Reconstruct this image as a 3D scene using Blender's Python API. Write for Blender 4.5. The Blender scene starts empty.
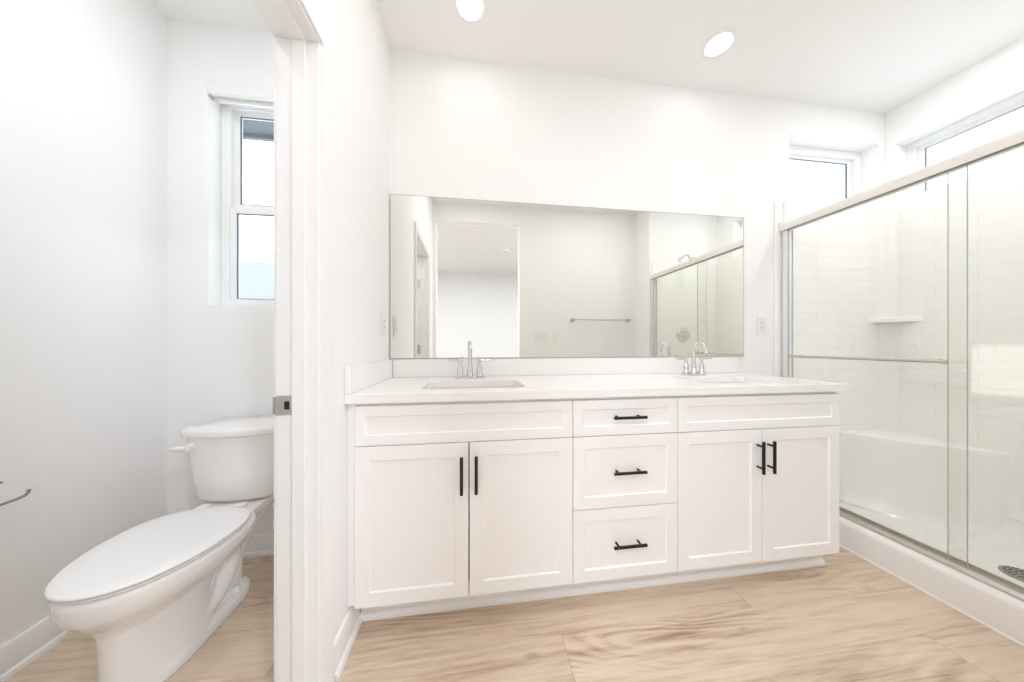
import bpy, bmesh, math, random
from mathutils import Vector, Matrix
PI = math.pi
sc = bpy.context.scene
C = sc.collection

# ------------------------------------------------------------------ camera
F, YAW, H = 286.1, .134, 1.093
cam_d = bpy.data.cameras.new('camera'); cam = bpy.data.objects.new('camera', cam_d); C.objects.link(cam)
cam.location = (0, 0, H); cam.rotation_euler = (PI/2, 0, -YAW)
cam_d.sensor_fit = 'HORIZONTAL'; cam_d.sensor_width = 36; cam_d.lens = 36*F/1024
cam_d.shift_y = 4/1024; cam_d.clip_start = .01; cam_d.clip_end = 200
sc.camera = cam

# ------------------------------------------------------------------ world, sun, portals, exposure
w = bpy.data.worlds.new('sky'); sc.world = w; w.use_nodes = True
bgn = w.node_tree.nodes['Background']; bgn.inputs[0].default_value = (.87, .95, 1, 1); bgn.inputs[1].default_value = 2.7
sun_d = bpy.data.lights.new('sun', 'SUN'); sun = bpy.data.objects.new('sun', sun_d); C.objects.link(sun)
sun_d.energy = 1.3; sun_d.angle = .004; sun_d.color = (1, .97, .92)
sun.rotation_euler = Vector((.925, .4125, -.222)).to_track_quat('-Z', 'Y').to_euler(); sun.location = (-8, -3, 6)

def area(name, loc, direction, sx, sy, power=0, color=(1, 1, 1), portal=False, shape='RECTANGLE'):
    d = bpy.data.lights.new(name, 'AREA'); o = bpy.data.objects.new(name, d); C.objects.link(o)
    d.shape = shape; d.size = sx
    if shape == 'RECTANGLE': d.size_y = sy
    d.energy = power; d.color = color
    if portal: d.cycles.is_portal = True
    o.location = loc; o.rotation_euler = Vector(direction).to_track_quat('-Z', 'Y').to_euler()
    return o
area('portal', (-1.05, 1.84, 1.87), (0, -1, 0), .62, 1.2, portal=True)
area('portal', (2.49, 1.84, 2.30), (0, -1, 0), .78, .5, portal=True)
area('portal', (3.08, 1.03, 2.29), (-1, 0, 0), 1.3, .5, portal=True)
area('portal', (-2.88, -1.12, 2.32), (1, 0, 0), .36, 1.3, portal=True)
area('portal', (-2.0, -3.45, 1.3), (0, 1, 0), 1.7, 2.3, portal=True)
area('portal', (2.9, -3.45, 1.3), (0, 1, 0), 1.7, 2.3, portal=True)

sc.view_settings.view_transform = 'Standard'; sc.view_settings.look = 'None'
sc.view_settings.gamma = 1; sc.view_settings.use_curve_mapping = False
sc.view_settings.exposure = -0.05
LAMP = 1.0
LC, LB = (1.0, .98, .985), (.93, .99, 1.13)
P1, P2, P3, P4, P5 = 0.3, 5.7, 5.8, 4.8, 46.0      # watts: vanity, toilet room, then added fill for shower, front, bedroom
sc.cycles.max_bounces = 16; sc.cycles.diffuse_bounces = 10; sc.cycles.glossy_bounces = 8
sc.cycles.transparent_max_bounces = 24; sc.cycles.transmission_bounces = 8
sc.cycles.sample_clamp_indirect = 6

# ------------------------------------------------------------------ materials
def mat(name, col=(.8, .8, .8), rough=.5, metal=0, coat=0, spec=.5):
    m = bpy.data.materials.new(name); m.use_nodes = True
    b = m.node_tree.nodes['Principled BSDF']
    b.inputs['Base Color'].default_value = (*col, 1); b.inputs['Roughness'].default_value = rough
    b.inputs['Metallic'].default_value = metal; b.inputs['Coat Weight'].default_value = coat
    b.inputs['Specular IOR Level'].default_value = spec
    return m
def N(m, t, **kw):
    n = m.node_tree.nodes.new(t)
    for k, v in kw.items(): setattr(n, k, v)
    return n
def Lk(m, a, b): m.node_tree.links.new(a, b)
def bsdf(m): return m.node_tree.nodes['Principled BSDF']
def add_noise_bump(m, scale=200, strength=.05, dist=.001):
    tc = N(m, 'ShaderNodeTexCoord'); n = N(m, 'ShaderNodeTexNoise'); n.inputs['Scale'].default_value = scale
    b = N(m, 'ShaderNodeBump'); b.inputs['Strength'].default_value = strength; b.inputs['Distance'].default_value = dist
    Lk(m, tc.outputs['Object'], n.inputs['Vector']); Lk(m, n.outputs['Fac'], b.inputs['Height'])
    Lk(m, b.outputs['Normal'], bsdf(m).inputs['Normal'])
    return m
M = {}
M['wall'] = add_noise_bump(mat('wall_paint', (.895, .895, .892), .75, spec=.25), 90, .12, .002)
M['ceiling'] = add_noise_bump(mat('ceiling_paint', (.895, .892, .888), .8, spec=.2), 90, .1, .002)
M['bedroom'] = add_noise_bump(mat('bedroom_paint_dimmed', (.70, .71, .72), .8, spec=.2), 90, .1, .002)  # greyer than the walls, stands in for dimmer light in the mirrored bedroom
M['trim'] = add_noise_bump(mat('trim_enamel', (.88, .88, .876), .32), 30, .02)
M['cabinet'] = add_noise_bump(mat('cabinet_paint', (.93, .923, .92), .38), 60, .02)
M['quartz'] = add_noise_bump(mat('white_quartz', (.90, .89, .875), .18), 60, .01)
M['porcelain'] = add_noise_bump(mat('porcelain', (.88, .865, .85), .12, coat=.4), 8, .01)
M['plastic'] = add_noise_bump(mat('white_plastic', (.87, .865, .86), .25), 40, .01)
M['vinyl'] = add_noise_bump(mat('window_vinyl', (.88, .89, .90), .35), 40, .01)
M['gasket'] = add_noise_bump(mat('window_gasket', (.13, .16, .21), .5), 40, .01)
M['chrome'] = add_noise_bump(mat('chrome', (.72, .72, .72), .09, 1), 20, .005)
M['dark_chrome'] = add_noise_bump(mat('dark_chrome', (.32, .31, .30), .2, 1), 20, .005)
M['nickel'] = add_noise_bump(mat('brushed_nickel', (.62, .59, .54), .28, 1), 120, .03)
M['satin'] = add_noise_bump(mat('satin_aluminium', (.80, .775, .73), .38, .15), 120, .02)
M['black'] = add_noise_bump(mat('dark_bronze_handle', (.012, .010, .009), .35, .3), 60, .02)
M['dark'] = add_noise_bump(mat('dark_slot', (.01, .01, .01), .8), 60, .02)
M['seal'] = add_noise_bump(mat('grey_seal', (.25, .25, .22), .5), 60, .02)
M['drain'] = add_noise_bump(mat('drain_metal', (.35, .35, .33), .35, 1), 60, .02)
M['mirror'] = mat('mirror_silver', (.86, .865, .825), 0, 1)
M['edge'] = add_noise_bump(mat('mirror_edge', (.45, .48, .44), .3), 60, .02)
M['plate'] = add_noise_bump(mat('switch_plate', (.84, .835, .83), .3), 40, .01)
M['socket'] = add_noise_bump(mat('socket_face', (.80, .79, .785), .35), 40, .01)
M['eave'] = add_noise_bump(mat('eave_paint', (.125, .14, .155), .7), 40, .1)
M['stucco'] = add_noise_bump(mat('stucco', (.75, .74, .72), .9), 60, .3, .01)

def emis(name, col, s):
    m = mat(name, col); b = bsdf(m)
    b.inputs['Emission Color'].default_value = (*col, 1); b.inputs['Emission Strength'].default_value = s
    return m
M['lens'] = emis('lamp_lens', (1, .97, .93), 6)

def glass_mat(name, tint, base=.04, rough=.0):
    m = bpy.data.materials.new(name); m.use_nodes = True; nt = m.node_tree; nt.nodes.clear()
    out = N(m, 'ShaderNodeOutputMaterial'); mix = N(m, 'ShaderNodeMixShader')
    tr = N(m, 'ShaderNodeBsdfTransparent'); tr.inputs[0].default_value = (*tint, 1)
    gl = N(m, 'ShaderNodeBsdfGlossy'); gl.inputs['Roughness'].default_value = rough; gl.inputs[0].default_value = (1, 1, 1, 1)
    lw = N(m, 'ShaderNodeLayerWeight'); lw.inputs[0].default_value = .5
    pw = N(m, 'ShaderNodeMath', operation='POWER'); pw.inputs[1].default_value = 5
    ml = N(m, 'ShaderNodeMath', operation='MULTIPLY_ADD'); ml.inputs[1].default_value = 1-base; ml.inputs[2].default_value = base
    Lk(m, lw.outputs['Facing'], pw.inputs[0]); Lk(m, pw.outputs[0], ml.inputs[0]); Lk(m, ml.outputs[0], mix.inputs[0])
    Lk(m, tr.outputs[0], mix.inputs[1]); Lk(m, gl.outputs[0], mix.inputs[2]); Lk(m, mix.outputs[0], out.inputs[0])
    return m
M['window_glass'] = glass_mat('window_glass', (.97, .985, .99))
M['shower_glass'] = glass_mat('shower_glass', (.984, .990, .980), .045)
M['glass_edge'] = add_noise_bump(mat('glass_edge', (.42, .49, .45), .2), 30, .01)

M['glass_edge_pale'] = add_noise_bump(mat('glass_edge_pale', (.66, .70, .67), .2), 30, .01)
M['channel'] = add_noise_bump(mat('channel_aluminium', (.80, .81, .82), .35, .2), 60, .01)
def wood_floor():
    m = mat('oak_planks', (.6, .45, .3), .42); b = bsdf(m)
    tc = N(m, 'ShaderNodeTexCoord'); sep = N(m, 'ShaderNodeSeparateXYZ'); Lk(m, tc.outputs['Object'], sep.inputs[0])
    def mth(op, a, bb=None, cc=None):
        n = N(m, 'ShaderNodeMath', operation=op)
        for i, v in enumerate((a, bb, cc)):
            if v is None: continue
            if isinstance(v, (int, float)): n.inputs[i].default_value = v
            else: Lk(m, v, n.inputs[i])
        return n.outputs[0]
    PW, PL = .181, 1.83
    yr = mth('DIVIDE', mth('SUBTRACT', sep.outputs['Y'], .865), PW)
    row = mth('FLOOR', yr); yf = mth('SUBTRACT', yr, row)
    off = mth('ADD', mth('MULTIPLY', row, .645), mth('MULTIPLY', mth('MULTIPLY', row, row), .177))
    xr = mth('DIVIDE', mth('SUBTRACT', mth('SUBTRACT', sep.outputs['X'], .328), off), PL)
    colm = mth('FLOOR', xr); xf = mth('SUBTRACT', xr, colm)
    idv = N(m, 'ShaderNodeCombineXYZ'); Lk(m, row, idv.inputs[0]); Lk(m, colm, idv.inputs[1])
    wn = N(m, 'ShaderNodeTexWhiteNoise', noise_dimensions='3D'); Lk(m, idv.outputs[0], wn.inputs['Vector'])
    # grain coordinates: shifted per plank, stretched along X
    sh = N(m, 'ShaderNodeVectorMath', operation='MULTIPLY_ADD'); Lk(m, wn.outputs['Color'], sh.inputs[0])
    sh.inputs[1].default_value = (37, 23, 11); Lk(m, tc.outputs['Object'], sh.inputs[2])
    def noise(scale_v, detail, dist=0, rough=.55):
        mp = N(m, 'ShaderNodeMapping'); mp.inputs['Scale'].default_value = scale_v; Lk(m, sh.outputs[0], mp.inputs[0])
        n = N(m, 'ShaderNodeTexNoise'); n.inputs['Scale'].default_value = 1; n.inputs['Detail'].default_value = detail
        n.inputs['Distortion'].default_value = dist; n.inputs['Roughness'].default_value = rough
        Lk(m, mp.outputs[0], n.inputs['Vector']); return n.outputs['Fac']
    broad = noise((1.3, 5.5, 1), 3, .5)
    fine = noise((5, 70, 1), 6, .3, .72)
    streak = noise((1.7, 30, 1), 6, .8, .62)
    # cathedral figure: contour lines of a smooth noise
    fig = noise((.9, 5.2, 1), 1.5, .30, .4)
    rings = mth('FRACT', mth('MULTIPLY', fig, 24))
    rings = mth('ABSOLUTE', mth('SUBTRACT', rings, .5))
    zone = noise((1.4, 3.4, 1), 1, .2)
    zr = N(m, 'ShaderNodeMapRange'); Lk(m, zone, zr.inputs[0]); zr.inputs[1].default_value = .47; zr.inputs[2].default_value = .60
    rr = mth('MULTIPLY', mth('MULTIPLY', rings, zr.outputs[0]), .38)
    tot = mth('ADD', mth('MULTIPLY', broad, .40), mth('MULTIPLY', fine, .50))
    tot = mth('ADD', tot, mth('MULTIPLY', streak, .66))
    tot = mth('SUBTRACT', mth('ADD', tot, mth('MULTIPLY', zr.outputs[0], .07)), rr)
    tot = mth('ADD', tot, mth('MULTIPLY', mth('SUBTRACT', wn.outputs['Value'], .5), .07))
    cr = N(m, 'ShaderNodeValToRGB'); e = cr.color_ramp.elements
    e[0].position = .50; e[0].color = (.33, .22, .14, 1); e[1].position = .96; e[1].color = (.76, .63, .49, 1)
    x = e.new(.63); x.color = (.53, .395, .28, 1); x = e.new(.77); x.color = (.68, .545, .415, 1)
    Lk(m, tot, cr.inputs[0])
    # knots
    mp = N(m, 'ShaderNodeMapping'); mp.inputs['Scale'].default_value = (2.1, 5.2, 1); Lk(m, sh.outputs[0], mp.inputs[0])
    vo = N(m, 'ShaderNodeTexVoronoi'); vo.inputs['Scale'].default_value = 1; Lk(m, mp.outputs[0], vo.inputs['Vector'])
    kn = N(m, 'ShaderNodeMapRange'); Lk(m, vo.outputs['Distance'], kn.inputs[0]); kn.inputs[1].default_value = .02
    kn.inputs[2].default_value = .09; kn.inputs[3].default_value = .6; kn.inputs[4].default_value = 0
    mk = N(m, 'ShaderNodeMixRGB'); mk.inputs[2].default_value = (.20, .12, .07, 1)
    Lk(m, kn.outputs[0], mk.inputs[0]); Lk(m, cr.outputs[0], mk.inputs[1])
    # seams
    ey = mth('MULTIPLY', mth('MINIMUM', yf, mth('SUBTRACT', 1, yf)), PW)
    ex = mth('MULTIPLY', mth('MINIMUM', xf, mth('SUBTRACT', 1, xf)), PL)
    def seam(d, k):
        q = N(m, 'ShaderNodeMapRange'); Lk(m, d, q.inputs[0]); q.inputs[1].default_value = .0006; q.inputs[2].default_value = .0022
        q.inputs[3].default_value = k; q.inputs[4].default_value = 0; return q.outputs[0]
    sm = N(m, 'ShaderNodeMath', operation='MAXIMUM'); Lk(m, seam(ex, .38), sm.inputs[0]); Lk(m, seam(ey, .17), sm.inputs[1])
    ms = N(m, 'ShaderNodeMixRGB'); ms.inputs[2].default_value = (.22, .15, .10, 1)
    Lk(m, sm.outputs[0], ms.inputs[0]); Lk(m, mk.outputs[0], ms.inputs[1]); Lk(m, ms.outputs[0], b.inputs['Base Color'])
    bp = N(m, 'ShaderNodeBump'); bp.inputs['Strength'].default_value = .15; bp.inputs['Distance'].default_value = .002
    Lk(m, tot, bp.inputs['Height']); Lk(m, bp.outputs[0], b.inputs['Normal'])
    return m
M['floor'] = wood_floor()

def tile_mat(name, axis):
    m = mat(name, (.93, .924, .90), .16, coat=.35); b = bsdf(m)
    tc = N(m, 'ShaderNodeTexCoord'); sep = N(m, 'ShaderNodeSeparateXYZ'); Lk(m, tc.outputs['Object'], sep.inputs[0])
    cb = N(m, 'ShaderNodeCombineXYZ'); Lk(m, sep.outputs[axis], cb.inputs[0]); Lk(m, sep.outputs['Z'], cb.inputs[1])
    br = N(m, 'ShaderNodeTexBrick'); Lk(m, cb.outputs[0], br.inputs['Vector'])
    br.inputs['Scale'].default_value = 1; br.inputs['Brick Width'].default_value = .305; br.inputs['Row Height'].default_value = .077
    br.inputs['Mortar Size'].default_value = .0022; br.inputs['Mortar Smooth'].default_value = .6
    br.inputs['Color1'].default_value = (.93, .924, .90, 1); br.inputs['Color2'].default_value = (.93, .924, .90, 1)
    br.inputs['Mortar'].default_value = (.87, .86, .835, 1)
    Lk(m, br.outputs['Color'], b.inputs['Base Color'])
    inv = N(m, 'ShaderNodeMath', operation='SUBTRACT'); inv.inputs[0].default_value = 1; Lk(m, br.outputs['Fac'], inv.inputs[1])
    bp = N(m, 'ShaderNodeBump'); bp.inputs['Strength'].default_value = .5; bp.inputs['Distance'].default_value = .002
    Lk(m, inv.outputs[0], bp.inputs['Height']); Lk(m, bp.outputs[0], b.inputs['Normal'])
    return m
M['tileX'] = tile_mat('moulded_tile_back', 'X'); M['tileY'] = tile_mat('moulded_tile_side', 'Y')
M['fiberglass'] = add_noise_bump(mat('fiberglass', (.93, .924, .90), .2, coat=.3), 40, .01)
M['curb'] = add_noise_bump(mat('acrylic_curb', (.89, .875, .86), .25, coat=.3), 40, .01)
def shingle():
    m = mat('roof_shingle', (.42, .45, .5), .9); b = bsdf(m)
    tc = N(m, 'ShaderNodeTexCoord'); wv = N(m, 'ShaderNodeTexWave', bands_direction='Z'); wv.inputs['Scale'].default_value = 2.5
    wv.inputs['Distortion'].default_value = 3; wv.inputs['Detail'].default_value = 2
    cr = N(m, 'ShaderNodeValToRGB'); cr.color_ramp.elements[0].color = (.325, .34, .36, 1); cr.color_ramp.elements[1].color = (.36, .375, .395, 1)
    Lk(m, tc.outputs['Object'], wv.inputs[0]); Lk(m, wv.outputs['Fac'], cr.inputs[0]); Lk(m, cr.outputs[0], b.inputs['Base Color'])
    return m
M['shingle'] = shingle()

# ------------------------------------------------------------------ helpers
def base_of(p):
    v = Vector((0, 0, 0))
    while p is not None: v += p.location; p = p.parent
    return v
def obj(name, bm, m, parent=None, smooth=None, bevel=None, seg=2, origin=None):
    """link a bmesh given in world coordinates as ONE mesh object; parent carries its own base point"""
    bmesh.ops.recalc_face_normals(bm, faces=bm.faces)
    b = base_of(parent)
    if parent is None and origin is not None: b = Vector(origin)
    bmesh.ops.translate(bm, verts=bm.verts, vec=-b)
    me = bpy.data.meshes.new(name); bm.to_mesh(me); bm.free()
    me.materials.append(m) if not isinstance(m, (list, tuple)) else [me.materials.append(x) for x in m]
    o = bpy.data.objects.new(name, me); C.objects.link(o)
    if parent is not None: o.parent = parent
    elif origin is not None: o.location = b
    if smooth is not None:
        me.shade_smooth()
        try: me.set_sharp_from_angle(angle=math.radians(smooth))
        except Exception: pass
    if bevel:
        md = o.modifiers.new('bevel', 'BEVEL'); md.width = bevel; md.segments = seg; md.limit_method = 'ANGLE'; md.angle_limit = math.radians(40)
        me.shade_smooth(); md.harden_normals = True
    return o
def thing(name, label, cat, loc, group=None):
    o = bpy.data.objects.new(name, None); C.objects.link(o); o.location = loc; o.empty_display_size = .1
    o['label'] = label; o['category'] = cat
    if group: o['group'] = group
    return o
def tag(o, label, cat, group=None):
    o['label'] = label; o['category'] = cat
    if group: o['group'] = group
    return o
def struct(name, bm, m, parent=None, **kw):
    o = obj(name, bm, m, parent, **kw)
    if parent is None: o['kind'] = 'structure'
    return o
def dup(root, delta, label=None):
    r = root.copy(); C.objects.link(r); r.location = root.location + Vector(delta)
    if label: r['label'] = label
    for ch in list(root.children):
        c = ch.copy(); C.objects.link(c); c.parent = r
        for g in list(ch.children):
            d = g.copy(); C.objects.link(d); d.parent = c
    return r
def BM(): return bmesh.new()
def bx(bm, x0, x1, y0, y1, z0, z1):
    v = [bm.verts.new((x, y, z)) for x in (x0, x1) for y in (y0, y1) for z in (z0, z1)]
    for f in ((0, 1, 3, 2), (4, 6, 7, 5), (0, 4, 5, 1), (2, 3, 7, 6), (0, 2, 6, 4), (1, 5, 7, 3)):
        bm.faces.new([v[i] for i in f])
    return bm
def box(*a): return bx(BM(), *a)
def grid_solid(xs, ys, zs, solid):
    """blocky solid on a grid; only outer faces are made"""
    bm = BM(); vt = {}
    def V(i, j, k):
        if (i, j, k) not in vt: vt[i, j, k] = bm.verts.new((xs[i], ys[j], zs[k]))
        return vt[i, j, k]
    nx, ny, nz = len(xs)-1, len(ys)-1, len(zs)-1
    S = lambda i, j, k: 0 <= i < nx and 0 <= j < ny and 0 <= k < nz and solid((xs[i]+xs[i+1])/2, (ys[j]+ys[j+1])/2, (zs[k]+zs[k+1])/2)
    for i in range(nx):
        for j in range(ny):
            for k in range(nz):
                if not S(i, j, k): continue
                if not S(i-1, j, k): bm.faces.new([V(i, j, k), V(i, j, k+1), V(i, j+1, k+1), V(i, j+1, k)])
                if not S(i+1, j, k): bm.faces.new([V(i+1, j, k), V(i+1, j+1, k), V(i+1, j+1, k+1), V(i+1, j, k+1)])
                if not S(i, j-1, k): bm.faces.new([V(i, j, k), V(i+1, j, k), V(i+1, j, k+1), V(i, j, k+1)])
                if not S(i, j+1, k): bm.faces.new([V(i, j+1, k), V(i, j+1, k+1), V(i+1, j+1, k+1), V(i+1, j+1, k)])
                if not S(i, j, k-1): bm.faces.new([V(i, j, k), V(i, j+1, k), V(i+1, j+1, k), V(i+1, j, k)])
                if not S(i, j, k+1): bm.faces.new([V(i, j, k+1), V(i+1, j, k+1), V(i+1, j+1, k+1), V(i, j+1, k+1)])
    return bm
def wall(name, x, y, z, holes, m, axis):
    """holes: (a0,a1,z0,z1) along the wall's long axis ('x' or 'y')"""
    A = x if axis == 'x' else y
    cut = sorted(set(list(A) + [h[0] for h in holes] + [h[1] for h in holes]))
    zs = sorted(set(list(z) + [h[2] for h in holes] + [h[3] for h in holes]))
    f = lambda X, Y, Z: not any(h[0] < (X if axis == 'x' else Y) < h[1] and h[2] < Z < h[3] for h in holes)
    return struct(name, grid_solid(cut if axis == 'x' else x, y if axis == 'x' else cut, zs, f), m)
def cyl(bm, p0, p1, r0, r1=None, n=24, caps=True):
    p0, p1 = Vector(p0), Vector(p1); r1 = r0 if r1 is None else r1
    q = (p1-p0).to_track_quat('Z', 'Y'); ra, rb = [], []
    for i in range(n):
        a = 2*PI*i/n; d = q @ Vector((math.cos(a), math.sin(a), 0))
        ra.append(bm.verts.new(p0+d*r0)); rb.append(bm.verts.new(p1+d*r1))
    for i in range(n): bm.faces.new([ra[i], ra[(i+1) % n], rb[(i+1) % n], rb[i]])
    if caps: bm.faces.new(ra[::-1]); bm.faces.new(rb)
    return bm
def lathe(bm, c, prof, n=32, axis=(0, 0, 1)):
    """prof: (radius, height) list along axis"""
    c = Vector(c); q = Vector(axis).to_track_quat('Z', 'Y'); rings = []
    for r, h in prof:
        if r < 1e-6: rings.append([bm.verts.new(c + q @ Vector((0, 0, h)))])
        else: rings.append([bm.verts.new(c + q @ Vector((r*math.cos(2*PI*i/n), r*math.sin(2*PI*i/n), h))) for i in range(n)])
    for a, b in zip(rings, rings[1:]):
        for i in range(n):
            j = (i+1) % n
            if len(a) == 1 and len(b) == 1: continue
            if len(a) == 1: bm.faces.new([a[0], b[i], b[j]])
            elif len(b) == 1: bm.faces.new([a[i], a[j], b[0]])
            else: bm.faces.new([a[i], a[j], b[j], b[i]])
    if len(rings[0]) > 1: bm.faces.new(rings[0][::-1])
    if len(rings[-1]) > 1: bm.faces.new(rings[-1])
    return bm
def tube(bm, pts, r, n=14, caps=True):
    pts = [Vector(p) for p in pts]; R = r if isinstance(r, (list, tuple)) else [r]*len(pts)
    rings = []; up = None
    for i, p in enumerate(pts):
        t = (pts[min(i+1, len(pts)-1)] - pts[max(i-1, 0)]).normalized()
        if up is None: up = Vector((0, 0, 1)) if abs(t.z) < .9 else Vector((1, 0, 0))
        s = t.cross(up).normalized(); up = s.cross(t).normalized()
        rings.append([bm.verts.new(p + (s*math.cos(2*PI*k/n) + up*math.sin(2*PI*k/n))*R[i]) for k in range(n)])
    for a, b in zip(rings, rings[1:]):
        for k in range(n): bm.faces.new([a[k], a[(k+1) % n], b[(k+1) % n], b[k]])
    if caps: bm.faces.new(rings[0][::-1]); bm.faces.new(rings[-1])
    return bm
def loft(bm, rings, cap0=True, cap1=True):
    R = [[bm.verts.new(p) for p in r] for r in rings]; n = len(R[0])
    for a, b in zip(R, R[1:]):
        for k in range(n): bm.faces.new([a[k], a[(k+1) % n], b[(k+1) % n], b[k]])
    if cap0: bm.faces.new(R[0][::-1])
    if cap1: bm.faces.new(R[-1])
    return bm
def prism(bm, prof, axis, a0, a1):
    """extrude a 2D profile: axis 'y' takes (x,z), axis 'x' takes (y,z), axis 'z' takes (x,y)"""
    P = {'y': lambda p, a: (p[0], a, p[1]), 'x': lambda p, a: (a, p[0], p[1]), 'z': lambda p, a: (p[0], p[1], a)}[axis]
    return loft(bm, [[P(p, a0) for p in prof], [P(p, a1) for p in prof]])
def rrect(cx, cy, hx, hy, r, n=6):
    pts = []
    for sx, sy, a0 in ((1, 1, 0), (-1, 1, PI/2), (-1, -1, PI), (1, -1, 3*PI/2)):
        for i in range(n+1):
            a = a0 + PI/2*i/n
            pts.append((cx+sx*(hx-r)+r*math.cos(a), cy+sy*(hy-r)+r*math.sin(a)))
    return pts
def catmull(pts, n=6):
    P = [Vector(p) for p in pts]; P = [2*P[0]-P[1]] + P + [2*P[-1]-P[-2]]; out = []
    for i in range(1, len(P)-2):
        for k in range(n):
            t = k/n; a, b, c, d = P[i-1:i+3]
            out.append(.5*((2*b) + (c-a)*t + (2*a-5*b+4*c-d)*t*t + (3*b-a-3*c+d)*t**3))
    out.append(P[-2]); return out
def plate_with_holes(outer, holes, z0, z1):
    """slab from a 2D outline with holes, through a filled curve"""
    cu = bpy.data.curves.new('tmp', 'CURVE'); cu.dimensions = '2D'; cu.fill_mode = 'BOTH'; cu.extrude = (z1-z0)/2
    for ring in [outer] + holes:
        s = cu.splines.new('POLY'); s.points.add(len(ring)-1); s.use_cyclic_u = True
        for p, q in zip(s.points, ring): p.co = (q[0], q[1], 0, 1)
    o = bpy.data.objects.new('tmp', cu); C.objects.link(o)
    dg = bpy.context.evaluated_depsgraph_get(); me = bpy.data.meshes.new_from_object(o.evaluated_get(dg))
    bm = BM(); bm.from_mesh(me); bmesh.ops.remove_doubles(bm, verts=bm.verts, dist=1e-5)
    bmesh.ops.translate(bm, verts=bm.verts, vec=(0, 0, (z0+z1)/2))
    bpy.data.objects.remove(o); bpy.data.curves.remove(cu); bpy.data.meshes.remove(me)
    return bm

# ------------------------------------------------------------------ setting
XL, XP0, XP1, XR = -1.535, -.576, -.462, 2.906        # WC left wall, partition faces, right wall
YB, YF, YS = 1.666, -.06, .235                        # back wall, front wall (behind camera), shower end wall
CZ = 2.74; T = .16
BX0, BX1, BY0 = -2.7, 4.0, -3.3                      # bedroom behind
struct('floor', box(BX0-T, BX1+T, BY0-T, YB+T, -.12, 0), M['floor'])
struct('ceiling', box(BX0-T, BX1+T, YF-.12, YB+T, CZ, CZ+.15), M['ceiling'])
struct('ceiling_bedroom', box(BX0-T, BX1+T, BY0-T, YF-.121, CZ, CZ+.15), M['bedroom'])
W1 = (-1.35, -.75, 1.298, 2.44); W2 = (2.113, 2.862, 2.075, 2.524); W3 = (.45, 1.617, 2.085, 2.49)
wall('wall_back', (XL-T, XR+T), (YB, YB+T), (0, CZ), [W1, W2], M['wall'], 'x')
wall('wall_left', (XL-T, XL), (YF-.12, YB), (0, CZ), [], M['wall'], 'y')
wall('wall_right', (XR, XR+T), (YF-.12, YB), (0, CZ), [W3], M['wall'], 'y')
DY0, DY1, DZ = .29, .93, 2.002
wall('wall_partition', (XP0, XP1), (YF, YB), (0, CZ), [(DY0-.02, DY1+.02, -.1, DZ+.02)], M['wall'], 'y')
wall('wall_front', (XL, XR), (YF-.12, YF), (0, CZ), [(-.425, .545, -.1, 2.53)], M['wall'], 'x')
wall('wall_shower_end', (2.03, XR), (YF, YS), (0, CZ), [], M['wall'], 'y')
wall('wall_bedroom_left', (BX0-T, BX0), (BY0, YF-.12), (0, CZ), [(-1.75, -.50, 2.155, 2.485)], M['wall'], 'y')
wall('wall_bedroom_right', (BX1, BX1+T), (BY0, YF-.12), (0, CZ), [], M['wall'], 'y')
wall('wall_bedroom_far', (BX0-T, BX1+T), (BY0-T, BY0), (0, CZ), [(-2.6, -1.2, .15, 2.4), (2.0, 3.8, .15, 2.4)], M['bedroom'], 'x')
wall('wall_bedroom_near', (BX0-T, XL-T), (YF-.12, YF), (0, CZ), [], M['wall'], 'x')
wall('wall_bedroom_corner', (XR+T, BX1+T), (YF-.12, YF), (0, CZ), [], M['wall'], 'x')

def profile_run(name, axis, side, pos, a0, a1):
    """baseboard: flat board with an eased top and a quarter-round shoe; side = direction it sticks out"""
    prof = [(0, 0), (.026, 0), (.026, .008), (.022, .016), (.014, .020), (.014, .098), (.010, .106), (0, .106)]
    pr = [(pos+side*p[0], p[1]) for p in prof]
    return struct(name, prism(BM(), pr, axis, a0, a1), M['trim'], smooth=30)
profile_run('baseboard_left', 'y', 1, XL, .0, YB)
profile_run('baseboard_back', 'x', -1, YB, XL+.0, XP0)
profile_run('baseboard_partition', 'y', 1, XP1, .998, 1.4)
profile_run('baseboard_partition_rear', 'y', 1, XP1, YF, .225)
profile_run('baseboard_toilet_room', 'y', -1, XP0, .998, YB)
profile_run('baseboard_front', 'x', 1, YF, .545, 2.03)
profile_run('baseboard_return', 'y', -1, 2.03, YF, YS)
profile_run('baseboard_right', 'x', -1, YB, 1.72, 1.975)

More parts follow.
